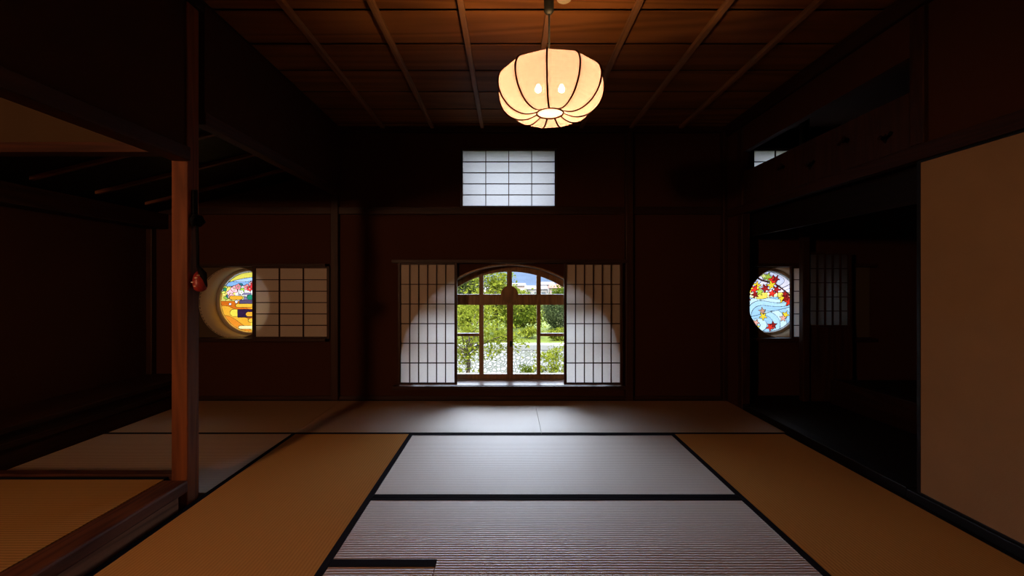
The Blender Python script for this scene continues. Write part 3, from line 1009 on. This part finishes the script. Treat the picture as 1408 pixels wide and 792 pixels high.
MB().tube([(LX - 0.004, LY, LZ + 0.05), (LX - 0.004, LY, 2.60), (LX - 0.003, LY, 2.69)], 0.0042, 8).build('cord', 'cord', lamp, 0, True)
MB().lathe([(0.0001, 2.280), (0.012, 2.283), (0.021, 2.294), (0.021, 2.42), (0.015, 2.44), (0.0001, 2.442)], (LX - 0.005, LY, 0), 20).build('cord_adjuster', 'black', lamp, 0, True)
MB().lathe([(0.0001, 2.655), (0.03, 2.657), (0.045, 2.675), (0.048, 2.716), (0.0001, 2.716)], (LX - 0.003, LY, 0), 24).build('ceiling_cap', 'black', lamp, 0, True)
socket = MB().lathe([(0.0001, 0.03), (0.02, 0.03), (0.02, 0.075), (0.0001, 0.075)], (LX, LY, LZ), 16)
socket = socket.build('socket', 'black', lamp)
for dx in (-0.050, 0.048):
    b = MB().lathe([(0.0001, -0.0125), (0.0062, -0.0108), (0.0108, -0.0062), (0.0125, 0.0), (0.0108, 0.0062), (0.0062, 0.0108), (0.0055, 0.018), (0.0001, 0.019)], (LX + dx, LY, LZ - 0.006), 20)
    b.build('bulb', 'bulb', socket, 0, True)

t = thing('globe_lamp', 'round glass globe lamp hanging in the raised room behind the camera', 'lamp', (-2.4, -1.6, 1.7))
MB().lathe([(max(0.0001, 0.15 * math.sin(PI * i / 12)), -0.15 * math.cos(PI * i / 12)) for i in range(13)], (-2.4, -1.6, 1.7), 28).build('globe', 'globe', t, 0, True)
MB().lathe([(0.0001, 0.144), (0.042, 0.146), (0.036, 0.19), (0.0001, 0.195)], (-2.4, -1.6, 1.7), 20).build('holder', 'black', t, 0, True)
MB().tube([(-2.4, -1.6, 1.89), (-2.4, -1.6, 2.45)], 0.004, 8).build('cord', 'cord', t, 0, True)

t = thing('ceiling_sensor', 'small round cream sensor on the ceiling behind the lantern cord', 'sensor', (0.30, 2.27, 2.72))
MB().lathe([(0.0001, 2.690), (0.030, 2.692), (0.040, 2.700), (0.042, 2.721), (0.0001, 2.721)], (0.300, 2.27, 0), 28).build('housing', 'sensor', t, 0, True)

# ------------------------------------------------------------------ hanging red ornament on the post
OX, OY = -1.684, 2.250
orn = thing('hanging_ornament', 'small red brocade pouch on a black tasselled cord hung on the post', 'ornament', (OX, OY, 1.66))
MB().tube([(OX - 0.0222, OY, 1.655), (OX + 0.004, OY, 1.655)], 0.004, 8).build('nail', 'black', orn)
s = MB()
s.box(OX - 0.012, OX - 0.004, OY - 0.016, OY + 0.016, 1.52, 1.655)
s.build('strap', 'cord', orn, 0.002)
s = MB()
for sg in (-1, 1):
    s.tube([(OX, OY + sg * 0.004, 1.500), (OX + 0.006, OY + sg * 0.022, 1.512), (OX + 0.006, OY + sg * 0.042, 1.492), (OX, OY + sg * 0.022, 1.472), (OX, OY + sg * 0.004, 1.490)], [0.008, 0.013, 0.012, 0.012, 0.008], 8)
s.lathe([(0.0001, 1.465), (0.016, 1.472), (0.022, 1.495), (0.014, 1.52), (0.0001, 1.525)], (OX + 0.004, OY, 0), 12)
s.build('bow', 'cord', orn, 0, True)
MB().tube([(OX + 0.002, OY, 1.47), (OX + 0.004, OY + 0.002, 1.36), (OX + 0.006, OY, 1.24)], 0.007, 8).build('cord', 'cord', orn, 0, True)
pz = 1.165
pb = MB().lathe([(0.0001, 0.075), (0.012, 0.070), (0.030, 0.048), (0.042, 0.015), (0.044, -0.018), (0.036, -0.045), (0.018, -0.058), (0.0001, -0.060)][::-1], (0, 0, 0), 18)
for v in pb.bm.verts:
    v.co = Vector((OX + 0.016 + v.co.x * 0.72, OY + v.co.y * 0.85, pz - 0.005 + v.co.z * 0.85))
    v.co.x += 0.004 * math.sin(40 * v.co.z)
pouch = pb.build('pouch', 'red', orn, 0, True)
pp = MB()
for (dy, dz, r) in ((-0.028, 0.028, 0.010), (-0.036, 0.0, 0.009), (-0.030, -0.024, 0.010), (-0.024, 0.044, 0.008)):
    pp.lathe([(0.0001, -r * 0.5), (r * 0.8, -r * 0.3), (r, 0), (r * 0.8, r * 0.3), (0.0001, r * 0.5)], (OX + 0.004 + 0.5 * abs(dz), OY + dy * 0.86 - 0.002, pz - 0.005 + dz * 0.85), 10)
pp.build('cream_petals', 'cream_cloth', pouch, 0, True)
tb = MB()
tb.tube([(OX + 0.006, OY, pz + 0.085), (OX + 0.035, OY - 0.004, pz + 0.04), (OX + 0.058, OY - 0.004, pz - 0.03)], [0.006, 0.020, 0.002], 10)
tb.build('black_flap', 'cord', pouch, 0, True)

# ------------------------------------------------------------------ outside: garden, river bank, town, mountain
M['lawn'] = m_plain('lawn', (0.060, 0.074, 0.010), 0.95, 0.1, 0, 0.45, 3.0)
M['earth'] = m_plain('garden_earth', (0.06, 0.05, 0.03), 0.95, 0.1, 0, 0.4, 4.0)
M['stone'] = m_stone('river_stone')
M['coping'] = m_plain('coping_stone', (0.095, 0.095, 0.092), 0.85, 0.3, 0, 0.2, 6.0)
M['water'] = m_plain('river_water', (0.03, 0.045, 0.045), 0.12, 0.5, 0, 0.3, 2.0)
M['leaf_gold'] = m_leaf('leaf_yellow_green', (0.058, 0.074, 0.006), (0.130, 0.138, 0.016))
M['leaf_mid'] = m_leaf('leaf_mid_green', (0.022, 0.036, 0.004), (0.066, 0.082, 0.008))
M['leaf_dark'] = m_leaf('leaf_dark_green', (0.014, 0.021, 0.008), (0.052, 0.064, 0.024))
M['leaf_olive'] = m_leaf('leaf_olive_green', (0.022, 0.030, 0.008), (0.055, 0.062, 0.017))
M['bark'] = m_plain('bark', (0.05, 0.038, 0.026), 0.9, 0.1, 0, 0.4, 14.0)
M['house'] = m_plain('house_wall', (0.12, 0.11, 0.108), 0.8, 0.2, 0, 0.1, 0.5)
M['house_pink'] = m_plain('house_wall_pink', (0.12, 0.088, 0.08), 0.8, 0.2, 0, 0.1, 0.5)
M['tile'] = m_plain('house_roof', (0.09, 0.075, 0.075), 0.8, 0.2, 0, 0.2, 1.0)
M['tile_red'] = m_plain('house_roof_red', (0.16, 0.06, 0.045), 0.8, 0.2, 0, 0.2, 1.0)
M['pane_dark'] = m_plain('house_pane', (0.03, 0.035, 0.04), 0.2)
M['mountain'] = m_plain('mountain_blue_haze', (0.034, 0.045, 0.068), 1.0, 0.0, 0, 0.35, 0.03)  # blue of distant haze put into the forest colour

# terrain profile along y
prof_g = [(4.47, -0.65), (9.0, -1.0), (11.0, -2.6), (11.6, -2.9)]
def terrain(name, pts, mat_, x0, x1, nx, rough):
    b = MB()
    rows = []
    rnd = random.Random(5)
    for (yy, zz) in pts:
        rows.append([b.bm.verts.new((x0 + (x1 - x0) * i / nx, yy, zz + rnd.uniform(-rough, rough))) for i in range(nx + 1)])
    for Aa, Bb in zip(rows, rows[1:]):
        for i in range(nx):
            b.bm.faces.new((Aa[i], Aa[i + 1], Bb[i + 1], Bb[i]))
    return struct(b.build(name, mat_, None, 0, True))
terrain('ground', prof_g, 'earth', -40, 40, 60, 0.03)
terrain('river', [(11.6, -2.88), (15.0, -2.88)], 'water', -40, 40, 4, 0)
terrain('ground_bank', [(16.55, -1.22), (18, -1.2), (20, -1.15), (22.5, -1.18), (25, -1.7), (30, -3.0), (36, -3.6), (60, -4.0), (150, -4.6), (320, -5)], 'lawn', -160, 160, 60, 0.05)
bank = thing('river_bank_wall', 'sloping pale stone wall of the far river bank', 'wall', (0, 15.6, -2.9))
MB().quad((-40, 14.9, -2.95), (40, 14.9, -2.95), (40, 16.2, -1.30), (-40, 16.2, -1.30)).build('stone_facing', 'stone', bank)
cp = MB()
for i in range(46):
    x = -40 + i * (80 / 46)
    cp.box(x + 0.01, x + 80 / 46 - 0.01, 16.1, 16.6, -1.40, -1.22 + 0.02 * ((i * 7) % 3))
cp.build('coping', 'coping', bank, 0.02)
# mountain ridge
mt = MB()
rnd = random.Random(11)
rows = []
for j in range(9):
    yy = 700 + j * 60
    rows.append([mt.bm.verts.new((-900 + 1800 * i / 60, yy, -5 + (j / 8) ** 0.8 * (78 + 22 * math.sin(i * 0.23 + 1) + 10 * math.sin(i * 0.71)) + rnd.uniform(-2, 2))) for i in range(61)])
for Aa, Bb in zip(rows, rows[1:]):
    for i in range(60):
        mt.bm.faces.new((Aa[i], Aa[i + 1], Bb[i + 1], Bb[i]))
struct(mt.build('mountain', 'mountain', None, 0, True))

def tree(name, label, cat, x, yy, zb, ch, rx, rz, n, leaf, mat_, clumps=30, trunk=0.07, seed=1, flat=0.0):
    """ch: height of the crown centre over the base"""
    rnd = random.Random(seed)
    t = thing(name, label, cat, (x, yy, zb))
    cz = zb + ch
    cs = []
    while len(cs) < clumps:
        p = Vector((rnd.uniform(-1, 1), rnd.uniform(-1, 1), rnd.uniform(-1, 1)))
        if 0.25 < p.length < 1.0:
            cs.append(Vector((x + p.x * rx, yy + p.y * rx, cz + p.z * rz)))
    b = MB()
    top = Vector((x, yy, cz))
    b.tube([(x, yy, zb - 0.05), (x + 0.05 * rx, yy, zb + ch * 0.45), tuple(top)], [trunk, trunk * 0.7, trunk * 0.35], 7)
    for c in cs[::2]:
        s = Vector((x, yy, zb + ch * rnd.uniform(0.4, 0.8)))
        mid = (s + c) / 2 + Vector((0, 0, 0.12 * rz))
        b.tube([tuple(s), tuple(mid), tuple(c)], [trunk * 0.35, trunk * 0.22, trunk * 0.08], 5)
    b.build('trunk', 'bark', t)
    vs2, fs = [], []
    cr = 0.42 * (rx + rz) / 2
    for i in range(n):
        c = cs[rnd.randrange(clumps)]
        d = Vector((rnd.gauss(0, 0.5), rnd.gauss(0, 0.5), rnd.gauss(0, 0.36)))
        p = c + d * cr
        u = Vector((rnd.gauss(0, 1), rnd.gauss(0, 1), rnd.gauss(0, 1) * (1 - flat))).normalized()
        w = u.orthogonal().normalized()
        w.rotate(Matrix.Rotation(rnd.uniform(0, 2 * PI), 3, u))
        if flat:
            w.z *= (1 - flat)
        l = leaf * rnd.uniform(0.6, 1.25)
        k = len(vs2)
        vs2 += [p - u * l * 0.5, p + w * l * 0.28, p + u * l * 0.5, p - w * l * 0.28]
        fs.append((k, k + 1, k + 2, k + 3))
    me = bpy.data.meshes.new('foliage')
    me.from_pydata(vs2, [], fs)
    finish('foliage', me, mat_, t)
    return t

tree('maple_tree', 'bright yellow-green maple close outside the window, its leaves hanging before the stone bank', 'tree', -0.95, 9.3, -1.05, 0.95, 1.1, 0.95, 3000, 0.09, 'leaf_gold', 34, 0.06, 21, 0.4)
tree('maple_tree', 'large bright maple behind the river, filling the middle panes', 'tree', -0.60, 19.0, -1.2, 1.75, 1.05, 1.35, 4200, 0.16, 'leaf_gold', 40, 0.10, 22, 0.3)
tree('garden_tree', 'mid-green tree behind the window bar between the middle panes', 'tree', 0.35, 22.6, -1.2, 1.0, 1.0, 0.95, 3600, 0.15, 'leaf_mid', 34, 0.09, 23)
tree('garden_tree', 'dark round evergreen seen in the right-hand panes', 'tree', 2.50, 21.0, -1.2, 0.85, 0.95, 0.80, 4200, 0.13, 'leaf_dark', 40, 0.09, 24)
tree('garden_tree', 'yellow-green tree seen through the left-hand panes', 'tree', -2.25, 22.2, -1.2, 0.85, 0.9, 0.75, 3200, 0.15, 'leaf_gold', 32, 0.08, 25)
tree('garden_tree', 'olive tree rising in the arched left corner of the window', 'tree', -2.9, 27.5, -2.4, 2.9, 1.6, 1.6, 4200, 0.22, 'leaf_olive', 36, 0.12, 26)
tree('garden_tree', 'light green tree at the arched right corner of the window', 'tree', 4.5, 33.5, -3.1, 2.6, 1.5, 1.5, 3600, 0.22, 'leaf_mid', 34, 0.12, 27)
tree('garden_tree', 'pale yellow-green tree below the town, right of the middle bar', 'tree', 0.9, 28.0, -2.6, 2.0, 1.3, 1.45, 3800, 0.22, 'leaf_gold', 36, 0.12, 28)
for i, (x, yy, m_, r) in enumerate(((-7.5, 25, 'leaf_mid', 1.7), (7.2, 24, 'leaf_mid', 1.6), (-4.9, 20, 'leaf_gold', 1.1), (4.6, 19.5, 'leaf_gold', 1.0), (-12.5, 27, 'leaf_dark', 2.1), (12.0, 26, 'leaf_olive', 2.0))):
    tree('garden_tree', 'garden tree standing out of view beside the window outlook', 'tree', x, yy, -1.4, 1.6, r, r * 0.9, 1800, 0.24, m_, 30, 0.12, 40 + i)['group'] = 'trees beside the outlook'
for i, (x, yy, m_, r, lab) in enumerate(((0.62, 14.1, 'leaf_mid', 0.42, 'small green bush at the foot of the stone bank, right of the middle bar'),
                                         (1.38, 12.3, 'leaf_gold', 0.55, 'yellow-green shrub before the stone bank in the right-hand panes'),
                                         (-1.55, 17.6, 'leaf_gold', 0.5, 'low yellow-green shrub on top of the bank in the left-hand panes'),
                                         (0.9, 18.2, 'leaf_gold', 0.45, 'low yellow-green shrub on top of the bank right of the middle bar'),
                                         (2.1, 17.4, 'leaf_gold', 0.48, 'low yellow-green shrub on top of the bank below the dark evergreen'),
                                         (-0.3, 17.1, 'leaf_mid', 0.34, 'low mid-green shrub on top of the bank below the large maple'))):
    z0 = -2.3 if yy < 15 else -1.2
    if yy < 15:
        z0 = -2.9
        tree('shrub', lab, 'shrub', x, yy, z0, 1.75 if i else 0.95, r, r * 0.9, 1200, 0.09, m_, 18, 0.03, 60 + i)
    else:
        tree('shrub', lab, 'shrub', x, yy, z0, 0.25, r, r * 0.55, 1300, 0.09, m_, 18, 0.02, 60 + i)

def house(label, x, yy, zb, w, d, h, wall_, roof_):
    t = thing('house', label, 'house', (x, yy, zb), 'houses of the far town')
    wl = MB().box(x - w / 2, x + w / 2, yy, yy + d, zb, zb + h).build('wall', wall_, t)
    r = MB()
    e = 0.35
    a = [(x - w / 2 - e, yy - e, zb + h), (x + w / 2 + e, yy - e, zb + h), (x + w / 2 + e, yy + d + e, zb + h), (x - w / 2 - e, yy + d + e, zb + h)]
    k0, k1 = (x - w / 2 - e * .3, yy + d / 2, zb + h + 1.1), (x + w / 2 + e * .3, yy + d / 2, zb + h + 1.1)
    r.quad(a[0], a[1], k1, k0)
    r.quad(a[2], a[3], k0, k1)
    r.quad(*a)
    r.bm.faces.new([r.bm.verts.new(q) for q in (a[1], a[2], k1)])
    r.bm.faces.new([r.bm.verts.new(q) for q in (a[3], a[0], k0)])
    r.build('roof', roof_, t)
    for i in range(3):
        cx = x - w / 2 + w * (i + 0.5) / 3
        MB().box(cx - w * 0.09, cx + w * 0.09, yy - 0.06, yy + 0.02, zb + h * 0.45, zb + h * 0.8).build('window', 'pane_dark', wl)
    return t
hs = [(2.2, 118, -4.5, 5.0, 3.4, 'house', 'tile', 'pale house of the far town just right of the middle bar'),
      (8.2, 126, -4.5, 6.5, 4.2, 'house', 'tile', 'wide white house of the far town above the pale tree'),
      (14.6, 122, -4.5, 5.0, 4.6, 'house_pink', 'tile_red', 'pinkish house with a red roof at the right arched corner'),
      (13.5, 152, -4.6, 6.0, 5.6, 'house', 'tile', 'tall pale house behind, next to the red roof'),
      (3.0, 165, -4.6, 7.0, 5.2, 'house_pink', 'tile', 'pinkish grey house behind the first row of the far town'),
      (19.5, 140, -4.6, 6.0, 5.0, 'house', 'tile_red', 'white house with red roof at the end of the far town'),
      (-4.5, 135, -4.6, 6.0, 4.6, 'house', 'tile', 'pale house of the far town hidden behind the large maple'),
      (-14.0, 140, -4.6, 7.0, 4.8, 'house', 'tile', 'pale house of the far town behind the olive tree')]
for x, yy, zb, w, h, wa, ro, lab in hs:
    house(lab, x, yy, zb, w, 5.0, h, wa, ro)
